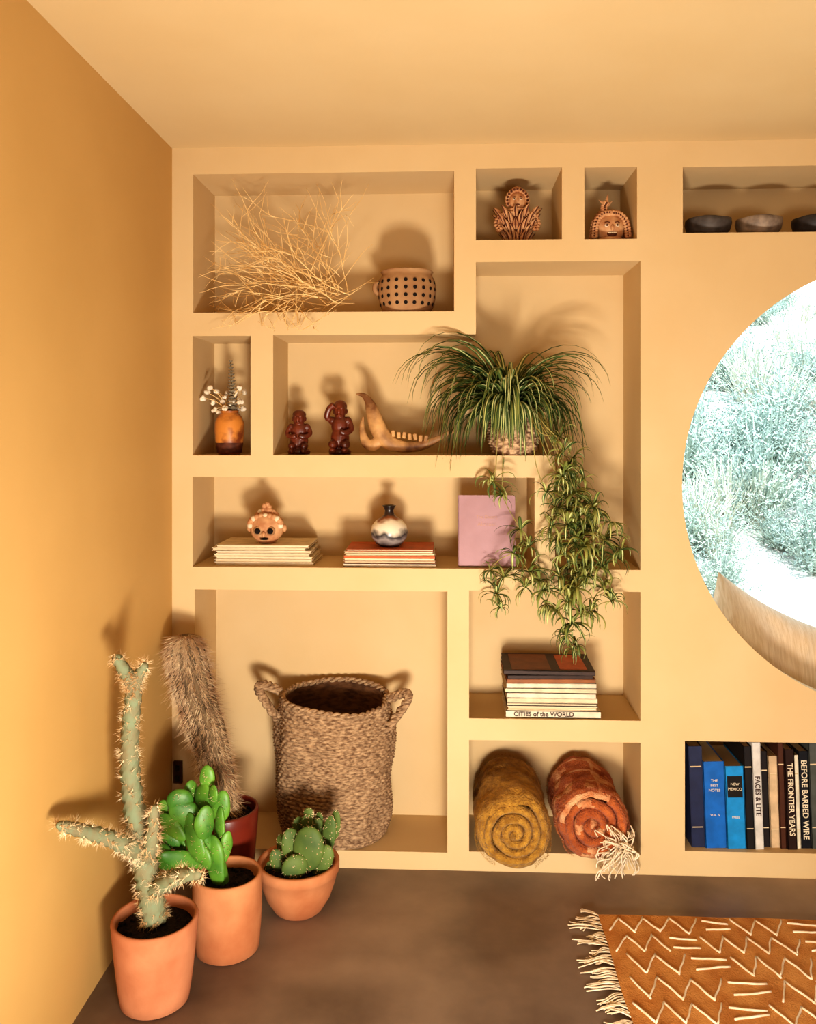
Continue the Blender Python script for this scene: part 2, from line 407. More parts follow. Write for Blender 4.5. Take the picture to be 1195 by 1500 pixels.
for (a,b,ra,rb,tl,dy) in pads:
    w_=w2+dy; b0=len(s.v); cq=Q(a,b,w_)
    s.ell(cq,(ra*w_/F,ra*w_/F*.38,rb*w_/F*1.1),2,rot=rotZ(U(-.8,.8))@rotY(tl),segs=20,rings=14)
    for i in range(b0,len(s.v)):
        v=s.v[i]; d=v-cq; s.v[i]=cq+d*(1+.22*noise.noise(v*22))
    for k in range(16):
        s.spike(Q(a+U(-ra,ra)*.7,b+U(-rb,rb)*.7,w_-.45*ra*w_/F),(U(-1,1),-1,U(-.5,1)),.009,.0007,3)
s.build('potted_green_cactus',['terra2','soil','gpad','spine'])

c3_=G(437,1331); w3=2.60
s=MB()
pr=[(.001,0),(.066,0),(.075,.008),(.098,.045),(.112,.085),(.120,.118),(.1245,.122),(.1250,.146),(.122,.150),(.113,.150),(.110,.145),(.107,.12)]
s.lathe(pr,c3_,56,0); soil(s,c3_,.106,.122,1)
pads=[(452,1243,24,33,.1,-.05),(428,1240,16,28,-.2,-.03),(408,1262,12,20,-.4,-.02),(482,1222,11,28,.15,.0),(450,1207,10,14,0,.02),(414,1240,10,18,-.2,.03),(474,1258,14,22,.4,-.05),
      (438,1216,12,20,-.1,.04),(491,1208,9,22,.1,.03),(432,1270,20,18,-.3,-.07),(462,1222,12,24,.2,.03),(398,1272,10,12,-.5,0),(466,1205,9,16,.2,.05),(470,1280,14,14,.5,-.03),(452,1192,8,9,.2,.03)]
for (a,b,ra,rb,tl,dy) in pads:
    w_=w3+dy; RX,RZ=ra*w_/F,rb*w_/F; RY=min(RX,RZ)*.35; rz=rotZ(U(-.6,.6))@rotY(tl); cc_=Q(a,b,w_)
    s.ell(cc_,(RX,RY,RZ),2,rot=rz,segs=18,rings=12)
    for k in range(60):
        u=U(-1,1); th=U(0,6.28); q=sqrt(1-u*u); n_=Vector((q*cos(th),q*sin(th),u))
        p_=rz@Vector((n_.x*RX,n_.y*RY,n_.z*RZ)); d_=rz@Vector((n_.x/RX,n_.y/RY,n_.z/RZ)).normalized()
        s.ell(cc_+p_,.0017,3,segs=4,rings=3)
        if k%3==0: s.spike(cc_+p_,d_+Vector((U(-.4,.4),U(-.4,.4),U(-.4,.4))),.009,.0006,3)
s.build('potted_bunny_ear_cactus',['terra2','soil','bpad','spine'])

c4=Q(330,1200,2.66); c4.z=0
s=MB(); s.lathe(pot_profile(.078,.103,.285),c4,56,0); soil(s,c4,.09,.255,1)
pth=smooth_path([Q(326,1190,2.66),Q(320,1140,2.67),Q(306,1080,2.68),Q(288,1025,2.69),Q(277,980,2.70),Q(272,950,2.70),Q(271,935,2.70),Q(271,930,2.70)],8)
rr=interp([.040,.044,.050,.054,.056,.052,.034,.008],len(pth))
s.tube(pth,rr,48,2,fn=lambda th,i:1+.15*cos(12*th))
for k in range(9500):
    f=R(); i=int(f*(len(pth)-1.001)); i=min(i,len(pth)-4) if R()<.7 else i
    t=(pth[i+1]-pth[i]).normalized(); a=t.orthogonal().normalized(); b=t.cross(a)
    j=random.randint(0,11); th=2*pi*j/12+random.gauss(0,.12); d=a*cos(th)+b*sin(th)
    p=pth[i].lerp(pth[i+1],R())+d*rr[i]*1.0
    dn=U(.1,1.3)
    d1=(d*U(.35,1)+Vector((U(-.4,.4),U(-.4,.4),-dn*.4))).normalized(); L_=U(.012,.03)
    if R()<.18: L_*=1.7
    s.spike(p,d1+Vector((0,0,-dn*.5)),L_*1.2,.0009,3 if R()<.72 else 4)
s.build('potted_old_man_cactus',['redpot','soil','haircore','hair','spine'])

# ---------------- woven basket ----------------
bc=P(489,1245,.112); bc.z=zI+.001
rows=34; per=6
def basket(name,c,RX,RY,H):
    s=MB(); prof=[(.001,0.0),(.86,0.0)]
    nn=rows*per
    for k in range(nn+1):
        t=k/nn; r=.88+.02*min(1,t*12)+.09*sin(pi*min(1,t*1.1))+(.06*t)
        prof.append((r,.004+t*(H-.004)))
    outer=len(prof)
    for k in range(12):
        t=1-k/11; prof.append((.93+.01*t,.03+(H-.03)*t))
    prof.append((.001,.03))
    SEG=180
    def wn(th,z): return .020*noise.noise(Vector((cos(th)*2,sin(th)*2,z*7)))
    def fn(th,i,r,z):
        wob=(.022*sin(th)-.006*cos(th)+.006*sin(2*th))*(z/H)**2
        if i<2 : return r*RX,z
        if i<outer:
            k=i-2; row=k//per; ph=(k%per)/per
            bump=.0045*abs(sin(pi*ph))*(1+.9*sin(th*45+(row%2)*pi))
            return r*RX+bump+wn(th,z),z+wob
        return r*RX-.008+(wn(th,z) if r>.5 else 0),z+wob
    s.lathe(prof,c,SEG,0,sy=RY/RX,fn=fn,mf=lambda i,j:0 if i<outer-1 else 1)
    for st in range(2):
        pp=[]
        for k in range(241):
            th=2*pi*k/240; a=k*.55+st*pi; z=H; wob=(.022*sin(th)-.006*cos(th)+.006*sin(2*th))
            rr_=.935*RX+wn(th,z)
            pp.append(c+Vector((rr_*cos(th)+.005*cos(a)*cos(th),(rr_*sin(th)+.005*cos(a)*sin(th))*RY/RX,z+wob+.005*sin(a))))
        s.tube(pp,.0065,6,0)
    for sg in(-1,1):
        pts=[]
        base=c+Vector((sg*RX*.97,-.02,H-.05+(.015 if sg<0 else -.01)))
        for k in range(25):
            t=k/24; ang=pi*t
            pts.append(base+Vector((sg*.07*sin(ang),-.02+.04*t,-.03+.085*t+.06*sin(ang))))
        for st in range(3):
            pp=[]
            for k,p in enumerate(pts):
                a=k*.9+st*2.09; pp.append(p+Vector((cos(a)*.007,sin(a)*.008,sin(a)*.007)))
            s.tube(pp,.009,8,0)
    return s.build(name,['basket','basketshade'])
basket('woven_basket',bc,.196,.135,.475)

# ---------------- blankets ----------------
def roll(name,c,rad,y0,y1,m,turns,m2=None,fr=False,sd=0):
    s=MB(); c=Vector(c)
    n=60; SEG=110; b=len(s.v); RN=.05
    def rmod(th,y):
        q=Vector((cos(th)*1.3,sin(th)*1.3,y*7+sd))
        g=1+.07*noise.noise(q)+.06*noise.noise(q*2.6)
        g-=.07*exp(-((y-(y0+.62*(y1-y0)))/.018)**2)*(.6+.4*sin(th*2+sd))
        g-=.04*exp(-((y-(y0+.30*(y1-y0)))/.015)**2)*(.5+.5*sin(th*3+sd))
        return g
    for i in range(n+1):
        y=y0+(y1-y0)*i/n; e=1
        if y-y0<RN: e=1-.22*(1-sqrt(max(0,1-((RN-(y-y0))/RN)**2)))
        if y1-y<RN: e=1-.22*(1-sqrt(max(0,1-((RN-(y1-y))/RN)**2)))
        for j in range(SEG):
            th=2*pi*j/SEG
            r=rad*e*rmod(th,y)
            x=cos(th)*r; z=max(sin(th)*r,-rad+.001)
            s.v.append(Vector((c.x+x,y,c.z+z)))
    for i in range(n):
        for j in range(SEG):
            k=(j+1)%SEG
            mm=0
            if m2:
                q=noise.noise(Vector((cos(2*pi*j/SEG)*2.5,sin(2*pi*j/SEG)*2.5,i*.10)))
                st=(j%22<2) or (i%16<2)
                if q>.25 or (st and q>-.15): mm=1
            s.face((b+i*SEG+j,b+(i+1)*SEG+j,b+(i+1)*SEG+k,b+i*SEG+k),mm)
    s.face([b+n*SEG+j for j in range(SEG)],0)
    s.ell((c.x,y0+.04,c.z),(rad*.9,.012,rad*.9),0,segs=32)
    pitch=(rad*.97)/turns; pts=[];rd=[]
    N=int(turns*40)
    for k in range(N+1):
        t=k/40; th=-t*2*pi+1.0; r=rad*.975-pitch*.5-pitch*t*.96
        r=max(r,.004)*(1+.07*noise.noise(Vector((cos(th)*1.3,sin(th)*1.3,t*.8+sd))))
        pts.append(Vector((c.x+cos(th)*r,y0+.018+.012*noise.noise(Vector((t*3,sd,5)))-.012*(1-r/rad),c.z+sin(th)*r))); rd.append(pitch*.485*(1+.12*noise.noise(Vector((t*9,1,sd)))))
    b0=len(s.f); s.tube(pts,rd,12,0,flat=1.5)
    if m2:
        for q in range(b0,len(s.f)):
            if noise.noise(Vector(((q-b0)/12*.16,3,1)))>.22: s.m[q]=1
    for k in range(7000):
        th=U(0,2*pi); y=y0+(y1-y0)*R()**1.6; d=Vector((cos(th),0,sin(th)))
        if sin(th)<-.85: continue
        s.spike(Vector((c.x,y,c.z))+d*rad*rmod(th,y)*.985,d+Vector((U(-1.2,1.2),U(-1.2,1.2),U(-1.2,1.2))),U(.004,.009),.0005,1 if (m2 and R()<.2) else 0)
    for k in range(3000):
        i=random.randint(0,len(pts)-1); a=U(0,pi)
        rdv=(pts[i]-Vector((c.x,pts[i].y,c.z))).normalized()
        d=rdv*cos(a)+Vector((0,-1,0))*sin(a)
        s.spike(pts[i]+d*rd[i]*.95*(1+.4*sin(a)),d+Vector((U(-1,1),U(-1,.4),U(-1,1))),U(.003,.006),.0004,0)
    mats=[m,m2] if m2 else [m,m]
    mats.append('fringe')
    if fr:
        for k in range(80):
            a=Vector((c.x+rad*U(.45,.95),y0+U(.0,.05),c.z-rad*U(.35,.85)))
            out=P(U(872,932),U(1215,1292),U(-.11,-.03))
            if out.z<.012: out.z=.012
            mid=a.lerp(out,.4)+Vector((.01,-.03,.02))
            s.tube(smooth_path([a,Vector((mid.x,min(mid.y,-.05),mid.z)),out+Vector((U(-.012,.012),0,.02)),out],5),.0022,5,2)
    return s.build(name,mats)
r1=.122
roll('mustard_blanket',(P(749,1200).x,0,zK+r1+.002),r1-.002,-.135,.22,'mustard',4.0)
roll('rust_blanket',(P(864,1200).x,0,zK+.119+.002),.117,-.06,.24,'rust',3.5,'rustlight',True,sd=7)

# ---------------- books ----------------
def stack(name,pxa,pxb,yfront,zbase,items,depth=.2):
    s=MB(); mats=['page']; z=zbase+.0005
    a=P(pxa,800,yfront).x; b=P(pxb,800,yfront).x; W=b-a; cx=(a+b)/2
    for (wf,th,cm,off,rz,pg) in items:
        M_=rotZ(rz)
        if cm not in mats: mats.append(cm)
        ci=mats.index(cm); c=Vector((cx+off,yfront+depth/2+.002,z+th/2))
        wd=W*wf
        cv=min(.0022,th*.16)
        s.box(c+M_@Vector((0,0,th/2-cv/2)),(wd,depth,cv),ci,M_)
        s.box(c-M_@Vector((0,0,th/2-cv/2)),(wd,depth,cv),ci,M_)
        if pg=='spine': s.box(c+M_@Vector((0,-depth/2+cv/2,0)),(wd,cv,th),ci,M_)
        s.box(c+M_@Vector((0,.001,0)),(wd-.006,depth-.006,th-2*cv),0,M_)
        z+=th+.0004
    o=s.build(name,mats); return o,z
m_cr=solid('cover_cream',(226,206,170)); m_br=solid('cover_brown',(150,90,48)); m_or=solid('cover_orange',(196,96,40)); m_dk=solid('cover_dark',(58,36,26)); m_rd=solid('cover_red',(150,48,28)); m_wh=solid('cover_white',(230,214,188)); m_ol=solid('cover_olive',(96,72,40))
items=[(1-.01*i,.0095,[m_cr,m_wh,m_cr][i%3],-.004*i*(1 if i%2 else .3),U(-.03,.03),'') for i in range(7)]
o,zt1=stack('magazine_stack',315,460,.03,zH,items,.20)
items=[(1,.011,m_wh,0,.0,'spine'),(1.0,.008,m_br,.0,.01,''),(.99,.008,m_cr,-.001,0,''),(.99,.008,m_or,.0,-.01,'spine'),(.98,.007,m_cr,0,.02,''),(.97,.007,m_cr,-.003,.0,''),(.95,.007,m_or,0,.01,'')]
o,zt2=stack('magazine_stack',503,638,.02,zH,items,.19)
items=[(1.0,.024,m_wh,0,0,'spine'),(.95,.014,m_cr,-.003,.0,''),(.96,.010,m_dk,-.004,0,''),(.95,.016,m_cr,-.004,.01,'spine'),(.94,.016,m_wh,-.006,-.01,'spine'),(.96,.016,m_cr,-.008,.0,'spine'),(.95,.016,m_wh,-.008,.02,'spine'),(.94,.014,m_br,-.01,.03,'spine'),(.9,.012,m_dk,-.014,.04,'spine'),(.96,.014,m_dk,-.01,-.02,'spine')]
o,zt=stack('book_stack',741,880,.01,zJ,items,.22)
a=P(741,800,.01).x; b=P(880,800,.01).x
text('title_cities','CITIES of the WORLD',.021,((a*.6+b*.4),.0105,zJ+.0125),(pi/2,0,0),m_dk,o,1.0,.0004)
s=MB(); s.box(((a+b)/2+.07,.12,zt+.0006),(.09,.18,.001),0); t_=s.build('cover_print',[m_or],o)
s=MB(); s.box(((a+b)/2-.07,.12,zt+.0006),(.13,.19,.001),0); t_=s.build('cover_print_brown',[solid('cover_sepia',(128,74,34))],o)
s=MB(); A_=P(671,830,.03); B_=P(755,728,.03); ww=B_.x-A_.x; hh=B_.z-zH; 
rb=rotX(radians(-6)); cc_=Vector(((A_.x+B_.x)/2,.05,zH+hh/2+.003))
s.box(cc_+rb@Vector((0,-.012,0)),(ww,.003,hh),0,rb); s.box(cc_+rb@Vector((0,.012,0)),(ww,.003,hh),0,rb); s.box(cc_+rb@Vector((-ww/2+.0015,0,0)),(.003,.027,hh),0,rb); s.box(cc_,(ww-.01,.021,hh-.01),1,rb)
bk=s.build('mauve_book',['pink','page'])
for k,(tx,sz) in enumerate((('The Desert',.015),('Almanac',.018))):
    text('title_%d'%k,tx,sz,cc_+rb@Vector((0.0,-.0142,.045-.024*k)),(pi/2-radians(6),0,0),'gold',bk)

s=MB(); mats=['page','black']; x=P(1006,1200,.04).x+.012; be=empty('row_of_books',(P(1150,1200).x,.1,zL))
cols=[((38,46,78),20,150,None),((24,104,190),32,128,'THE BEST'),((30,144,214),28,122,'ALMANAC'),((30,28,30),12,152,None),((214,210,204),13,158,'FACES & LITE'),((34,30,32),12,142,None),((214,186,150),13,136,None),((80,46,32),9,156,None),
      ((44,26,22),14,148,'THE FRONTIER YEARS'),((232,222,198),7,138,None),((22,26,34),15,144,'BEFORE BARBED WIRE'),((84,88,84),13,156,None),((20,18,20),16,142,'HOODOO'),((150,130,104),8,154,None),((24,20,20),16,150,'PHOTOGRAPHS'),((200,180,150),9,138,None),((40,26,22),15,148,'VOODOO'),((110,40,28),20,144,None),((28,60,90),22,150,None),((200,180,150),16,140,None),((40,40,44),24,152,None)]
lm=solid('spine_letter',(240,226,198)); lean=-.035
for k,(c,tw,th_,tt) in enumerate(cols):
    tk=tw/452*.98; hg=th_/450
    cm=solid('spine_%d'%k,c,.45); mats.append(cm); ci=len(mats)-1
    dep=U(.17,.21); yf=.02+U(0,.02); ln=lean
    rt_=rotY(ln); base=Vector((x+tk/2,yf+dep/2,zL+.003+abs(sin(ln))*tk*.5))
    cen=base+rt_@Vector((0,0,hg/2)); 
    s.box(cen+rt_@Vector((-tk/2+.0012,0,0)),(.0024,dep,hg),ci,rt_); s.box(cen+rt_@Vector((tk/2-.0012,0,0)),(.0024,dep,hg),ci,rt_)
    s.box(cen+Vector((0,-dep/2+.0012,0)),(tk-.001,.0024,hg),ci,rt_); s.box(cen,(tk-.0048,dep-.008,hg-.008),0,rt_)
    if tt:
        L_=len(tt); sz=min(tk*.8,hg/(L_*.60)*.95)
        if k in(1,2):
            if k==2: s.box(cen+rt_@Vector((0,-dep/2-.0003,hg*.25)),(tk*.8,.001,hg*.26),1,rt_)
            for q,wd in enumerate(('THE','BEST','NOTES') if k==1 else ('NEW','MEXICO')):
                text('spine_title',wd,.012,cen+rt_@Vector((0,-dep/2-.001,hg*.28-.016*q)),(pi/2,0,0),lm,be)
            text('spine_title','VOL. IV' if k==1 else 'PRESS',.010,cen+rt_@Vector((0,-dep/2-.0006,-hg*.12)),(pi/2,0,0),lm,be)
        else:
            text('spine_title',tt,sz,cen+rt_@Vector((0,-dep/2-.0006,0)),(Matrix.Rotation(ln,4,'Y')@Matrix.Rotation(pi/2,4,'X')@Matrix.Rotation(-pi/2,4,'Z')).to_euler(),m_dk if k==4 else lm,be,1.0,.0004)
    else:
        s.box(cen+rt_@Vector((0,-dep/2-.0003,hg*.3)),(tk*.8,.001,.004),0,rt_); s.box(cen+rt_@Vector((0,-dep/2-.0003,-hg*.3)),(tk*.8,.001,.003),0,rt_)
    x+=tk+.0012
s.build('books',mats,be)

# ---------------- shelf ornaments ----------------
vc=P(596,457,.09); vc.z=zA+.001
s=MB(); pr=[(.001,0),(.07,0),(.082,.008),(.094,.035),(.1,.07),(.099,.1),(.092,.122),(.086,.13),(.086,.14),(.090,.144),(.088,.146),(.08,.145),(.08,.12),(.06,.02),(.001,.02)]
s.lathe(pr,vc,64,0,mf=lambda i,j:0 if i<10 else 1)
for rw,(z_,r_) in enumerate(((.03,.0925),(.055,.0985),(.08,.1005),(.105,.0985))):
    for k in range(20):
        th=2*pi*k/20; n_=Vector((cos(th),sin(th),(0.25,.1,0,-.2)[rw]*-1)).normalized(); a=Vector((-sin(th),cos(th),0)); b=n_.cross(a)
        cc_=vc+Vector((cos(th)*r_,sin(th)*r_,z_))+n_*.0005; b0=len(s.v)
        for q in range(10): s.v.append(cc_+(a*cos(q*.6283)+b*sin(q*.6283))*.0068)
        s.face(range(b0,b0+10),1,False)  # flat dark disc painted as the shade of an open hole
s.tube(smooth_path([vc+Vector((-.090,-.01,.112)),vc+Vector((-.106,-.012,.102)),vc+Vector((-.108,-.012,.082)),vc+Vector((-.096,-.01,.07))],5),.009,8,0)
s.build('perforated_vase',['vasecream','dark'])

# dried branches
s=MB(); topA=zz(474,253)-.014
def twig(p,d,L,r,depth):
    n=max(4,int(L/.022)); pts=[p.copy()]; cv=Vector((U(-.04,.04),U(-.04,.04),U(-.04,.04)))
    lx0=px(U(290,345)) if R()<.6 else px(290); lx1=px(U(470,566)); tz=topA-(U(0,.16) if R()<.7 else 0)
    for i in range(n):
        d=(d+cv+Vector((U(-.17,.17),U(-.1,.1),U(-.17,.17)))).normalized()
        q=p+d*L/n
        if q.y>.25 or q.y<-.08: d.y=-d.y
        if (q.z<zA+.006 and q.y>-.01) or q.z<zA-.07: d.z=abs(d.z)*.5
        if q.z>tz or q.x<lx0 or (q.x>lx1 and d.x>0): break
        p=p+d*L/n
        if p.z<zA+.004 and p.y>-.01: p.z=zA+.004
        pts.append(p.copy())
        if depth>0 and i>0 and R()<.32:
            dd=(d+Vector((U(-.9,.9),U(-.5,.5),U(-.9,.9)))).normalized()
            twig(p.copy(),dd,L*U(.35,.65),r*.75,depth-1)
    if len(pts)<3: return
    rr=interp([r,r*.4],len(pts)); s.tube(pts,rr,5,0)
o0=P(490,440,.06); o0.z=zA+.06
for k in range(15):
    a=U(-.25,.45); d=Vector((-cos(a),U(-.4,.15),sin(a)*.8))
    twig(o0+Vector((U(-.10,.06),U(-.05,.05),U(-.03,.05))),d,U(.28,.50),.0022,2)
for (a_,L_) in ((.75,.40),(1.0,.36),(1.3,.36),(1.5,.40),(1.75,.40),(2.1,.30),(.6,.42),(1.6,.42),(1.9,.36)):
    d=Vector((-cos(a_),U(-.3,.2),sin(a_))); twig(o0+Vector((U(-.10,.05),0,U(0,.04))),d,L_,.0019,2)
for k in range(20):
    st=P(U(350,520),U(375,440),U(-.02,.12)); a=U(0,6.28)
    twig(st,Vector((cos(a),U(-.4,.3),sin(a)*.6)),U(.14,.28),.0015,1)
for k in range(5):
    twig(P(U(380,450),440,-.05),Vector((U(-1,.4),-.1,-.6)),U(.10,.18),.0015,1)
s.build('dried_branches',['twig'])

def face(s,c,k,mskin,mdark,mwhite,open_mouth=False):
    c=Vector(c)
    for sg in(-1,1):
        s.ell(c+Vector((sg*.36,-.86,.12))*k,(.17*k,.1*k,.12*k),mwhite,segs=10,rings=6)
        s.ell(c+Vector((sg*.36,-.95,.12))*k,(.08*k,.05*k,.08*k),mdark,segs=8,rings=5)
        s.tube([c+Vector((sg*.18,-.93,.3))*k,c+Vector((sg*.36,-.95,.36))*k,c+Vector((sg*.56,-.84,.28))*k],.035*k,6,mdark)
        s.ell(c+Vector((sg*1.0,-.05,0))*k,(.12*k,.12*k,.22*k),mskin,segs=8,rings=6)
    s.ell(c+Vector((0,-1.0,-.1))*k,(.13*k,.16*k,.24*k),mskin,segs=10,rings=7)
    s.ell(c+Vector((0,-.84,-.5))*k,((.36 if open_mouth else .24)*k,.12*k,(.16 if open_mouth else .09)*k),mdark,segs=12,rings=6)
    if open_mouth:
        for q in range(-2,3): s.box(c+Vector((q*.12,-.95,-.43))*k,(.1*k,.05*k,.09*k),mwhite)
def braid(s,pts,r,m1,m2):
    pth=smooth_path(pts,6)
    for i,p in enumerate(pth):
        t=(pth[min(i+1,len(pth)-1)]-pth[max(i-1,0)]).normalized(); a=Vector((0,-1,0)).cross(t)
        if a.length<.1: a=Vector((1,0,0))
        a.normalize(); s.ell(p+a*r*.45*(1 if i%2 else -1),(r,r*.8,r*.75),m1,segs=8,rings=5)
        if i%2: s.ell(p-a*r*.2+Vector((0,-r*.6,0)),r*.40,m2,segs=6,rings=4)
fc=P(757,351,.09); fc.z=zB+.001
s=MB(); s.lathe([(.001,0),(.032,0),(.034,.01),(.04,.035),(.052,.065),(.055,.085),(.04,.1),(.022,.108),(.02,.125),(.001,.125)],fc,28,1,sy=.75)
for tier in range(5):
    z_=.005+.021*tier; rr_=[.033,.038,.046,.054,.056][tier]; n_=11
    for k in range(n_):
        th=2*pi*(k+.5*(tier%2))/n_; o=Vector((cos(th),sin(th)*.75,0)); base=fc+o*rr_*.95+Vector((0,0,z_))
        up=Vector((0,0,1))+o*.65; L_=.034
        pts=[base,base+up*L_*.35,base+up*L_*.7,base+up*L_*1.05+o*.004]
        s.tube(pts,[.006,.0105,.0075,.001],6,0,flat=.5)
        s.tube([p_+o*.0055 for p_ in pts],[.001,.0036,.0026,.0005],4,1)
for sg in(-1,1):
    braid(s,[fc+Vector((sg*.02,-.03,.10)),fc+Vector((sg*.05,-.02,.095)),fc+Vector((sg*.068,-.01,.075)),fc+Vector((sg*.06,-.03,.045))],.009,0,1)
hc=fc+Vector((0,-.004,.146)); s.ell(hc,(.03,.028,.034),0,segs=18,rings=12); face(s,hc,.031,0,1,2)
for k in range(13):
    a=pi*(-.12+1.24*k/12); s.ell(hc+Vector((cos(a)*.034,-.012,sin(a)*.036+.002)),.0088,0,segs=8,rings=6); s.ell(hc+Vector((cos(a)*.034,-.0205,sin(a)*.036+.002)),.0042,1,segs=6,rings=4)
for k in range(9):
    a=pi*(.05+.9*k/8); s.ell(hc+Vector((cos(a)*.025,.006,sin(a)*.044+.002)),.009,0,segs=8,rings=6)
s.ell(hc+Vector((0,-.004,-.03)),(.042,.03,.006),0)
s.build('ceramic_bust_figurine',['clay','clayd','white'])
fc=P(893,350,.08); fc.z=zB+.001
s=MB(); hc=fc+Vector((0,0,.050)); s.ell(hc,(.05,.045,.050),0,segs=22,rings=14); face(s,hc+Vector((0,0,-.003)),.047,0,1,2,True)
s.lathe([(.001,0),(.042,0),(.044,.012),(.036,.02)],fc,24,0)
for sg in(-1,1):
    for q,(ra,y_) in enumerate(((.050,-.026),(.054,-.008),(.050,.012))):
        braid(s,[hc+Vector((sg*.004,y_-.004,.046+.006*q)),hc+Vector((sg*ra*.55,y_,.043+.006*q)),hc+Vector((sg*ra*.95,y_,.022)),hc+Vector((sg*ra*1.08,y_,-.008)),hc+Vector((sg*ra*1.12,y_,-.032))],.0085,0,1)
braid(s,[hc+Vector((-.02,-.02,.050)),hc+Vector((-.022,-.015,.070)),hc+Vector((-.014,-.015,.084))],.009,0,1)
s.spike(hc+Vector((-.012,-.015,.082)),(.1,0,1),.034,.010,0); s.spike(hc+Vector((-.02,-.015,.076)),(-.8,0,.7),.028,.008,0); s.spike(hc+Vector((-.01,-.015,.076)),(.8,0,.7),.022,.007,0)
s.build('ceramic_head_figurine',['clay','clayd','white'])

for k,(cx_,mm,rr_) in enumerate(((1037,'bowlg',.076),(1111,'bowlt',.076),(1195,'bowld',.078))):
    c=P(cx_,340,.10); c.z=zD+.001; s=MB(); sd=k*3.1
    prof=[(.001,0),(.035,0),(.055,.008),(.07,.026),(.0755,.048),(.074,.062),(.071,.064),(.069,.058),(.064,.03),(.045,.012),(.001,.01)]
    s.lathe(prof,c,48,0,fn=lambda th,i,r,z:(r*(rr_/.0755)*(1+.02*noise.noise(Vector((cos(th),sin(th),sd)))),z*(1+.07*noise.noise(Vector((cos(th)*1.2,sin(th)*1.2,sd+4))))))
    s.build('stone_bowl',[mm])

c=P(336,667,.09); c.z=zE+.001
s=MB(); s.lathe([(.001,0),(.036,0),(.042,.006),(.047,.04),(.05,.08),(.049,.11),(.04,.132),(.030,.141),(.031,.148),(.034,.15),(.029,.15),(.026,.14),(.001,.13)],c,40,0,mf=lambda i,j:1 if i in(2,) else 0)
top=c+Vector((0,0,.145))
fl=[(303,575),(311,590),(298,583),(318,572),(325,588),(330,598),(346,577),(352,588),(340,590),(358,574),(357,598),(322,603),(309,568),(334,575),(346,602),(313,600),(350,568),(328,581)]
for (a_,b_2) in fl:
    p=P(a_,b_2,.09+U(-.05,.04)); s.tube(smooth_path([top,top.lerp(p,.5)+Vector((0,0,.012)),p],4),.0013,5,4)
    for q in range(4): s.ell(p+Vector((U(-.006,.006),U(-.006,.006),U(-.005,.005))),U(.006,.0088),2,segs=8,rings=6)
sp=P(338,530,.09); s.tube([top,P(340,590,.08),sp],.002,6,3)
for k in range(15):
    t=k/14; p=P(341,600,.08).lerp(sp,t)
    for q in range(5):
        an=q*1.257+k*.8; d=Vector((cos(an),sin(an),.5)); s.ell(p+d*.011*(1.15-t*.8),(.010*(1.1-t*.75),.009*(1.1-t*.75),.002),3,rot=rotZ(an)@rotY(-.6),segs=8,rings=5)
s.build('vase_of_dried_flowers',['amber','clayd','cotton','euc','twig'])

def carved(name,pxc,hpx,raised,xs=1.0):
    c=P(pxc,667,.09); c.z=zF+.001; H=hpx/430; s=MB(); k=H/.15
    V=lambda x,y,z: c+Vector((x*xs,y,z))*k
    s.lathe([(.001,0),(.036,0),(.038,.01),(.03,.018),(.001,.02)],c,24,0,sx=k*xs,sy=k*.8)
    s.ell(V(0,0,.045),Vector((.031*xs,.027,.036))*k,0); s.ell(V(0,0,.082),Vector((.03*xs,.022,.03))*k,0)
    s.ell(V(0,-.004,.124),Vector((.021*xs,.021,.026))*k,0); s.ell(V(0,.004,.136),Vector((.023*xs,.021,.018))*k,0)
    for sg in(-1,1):
        s.ell(V(sg*.02,-.018,.028),Vector((.014,.024,.014))*k,0); s.ell(V(sg*.02,-.036,.012),Vector((.010,.014,.008))*k,0)
        s.ell(V(sg*.026,-.002,.095),Vector((.011,.012,.012))*k,0)
        s.ell(V(sg*.008,-.022,.13),Vector((.005,.004,.004))*k,0)
        s.ell(V(sg*.021,0,.122),Vector((.004,.006,.008))*k,0)
        if raised and sg<0:
            s.tube(smooth_path([V(-.03,0,.098),V(-.042,-.008,.105),V(-.034,-.014,.128),V(-.018,-.018,.14)],4),.009*k,8,0)
        else:
            s.tube(smooth_path([V(sg*.03,0,.095),V(sg*.038,-.01,.07),V(sg*.02,-.027,.06),V(sg*.006,-.03,.064)],4),.0085*k,8,0)
    s.ell(V(0,-.027,.121),Vector((.005,.006,.009))*k,0); s.ell(V(0,-.025,.108),Vector((.009,.005,.004))*k,0)
    return s.build(name,['wood'],remesh=.0020,smooth_it=1)
carved('carved_wood_figurine',438,64,False,1.05); carved('carved_wood_figurine',498,78,True,.86)

s=MB(); yb=.07
pp=[P(660,634,yb),P(640,645,yb),P(615,654,yb),P(590,656,yb),P(567,648,yb),P(553,628,yb),P(546,606,yb),P(540,590,yb),P(532,581,yb),P(521,579,yb)]
s.tube(smooth_path(pp,6),interp([.007,.011,.015,.019,.027,.030,.024,.015,.009,.003],55),16,0,flat=.55)
s.tube(smooth_path([P(560,642,yb),P(546,654,yb),P(535,648,yb),P(530,628,yb),P(532,612,yb)],6),interp([.02,.022,.017,.010,.004],25),12,0,flat=.5)
s.tube(smooth_path([P(655,637,yb+.05),P(620,656,yb+.06),P(585,657,yb+.07),P(562,642,yb+.08),P(553,612,yb+.09),P(546,592,yb+.09)],6),interp([.008,.012,.018,.024,.016,.005],31),12,0,flat=.5)
s.tube([P(662,634,yb),P(660,635,yb+.05)],.009,8,0)
jb=s.build('animal_jaw_bone',['bone'],remesh=.0028,smooth_it=2)
t=MB()
for k in range(7):
    p=P(576+8*k,637+1.2*k+(1 if k%2 else 0),yb); t.box(p,(.013,.014,.022),0,rotY(U(-.2,.2)))
t.build('teeth',['bone'],jb,bevel=.003)
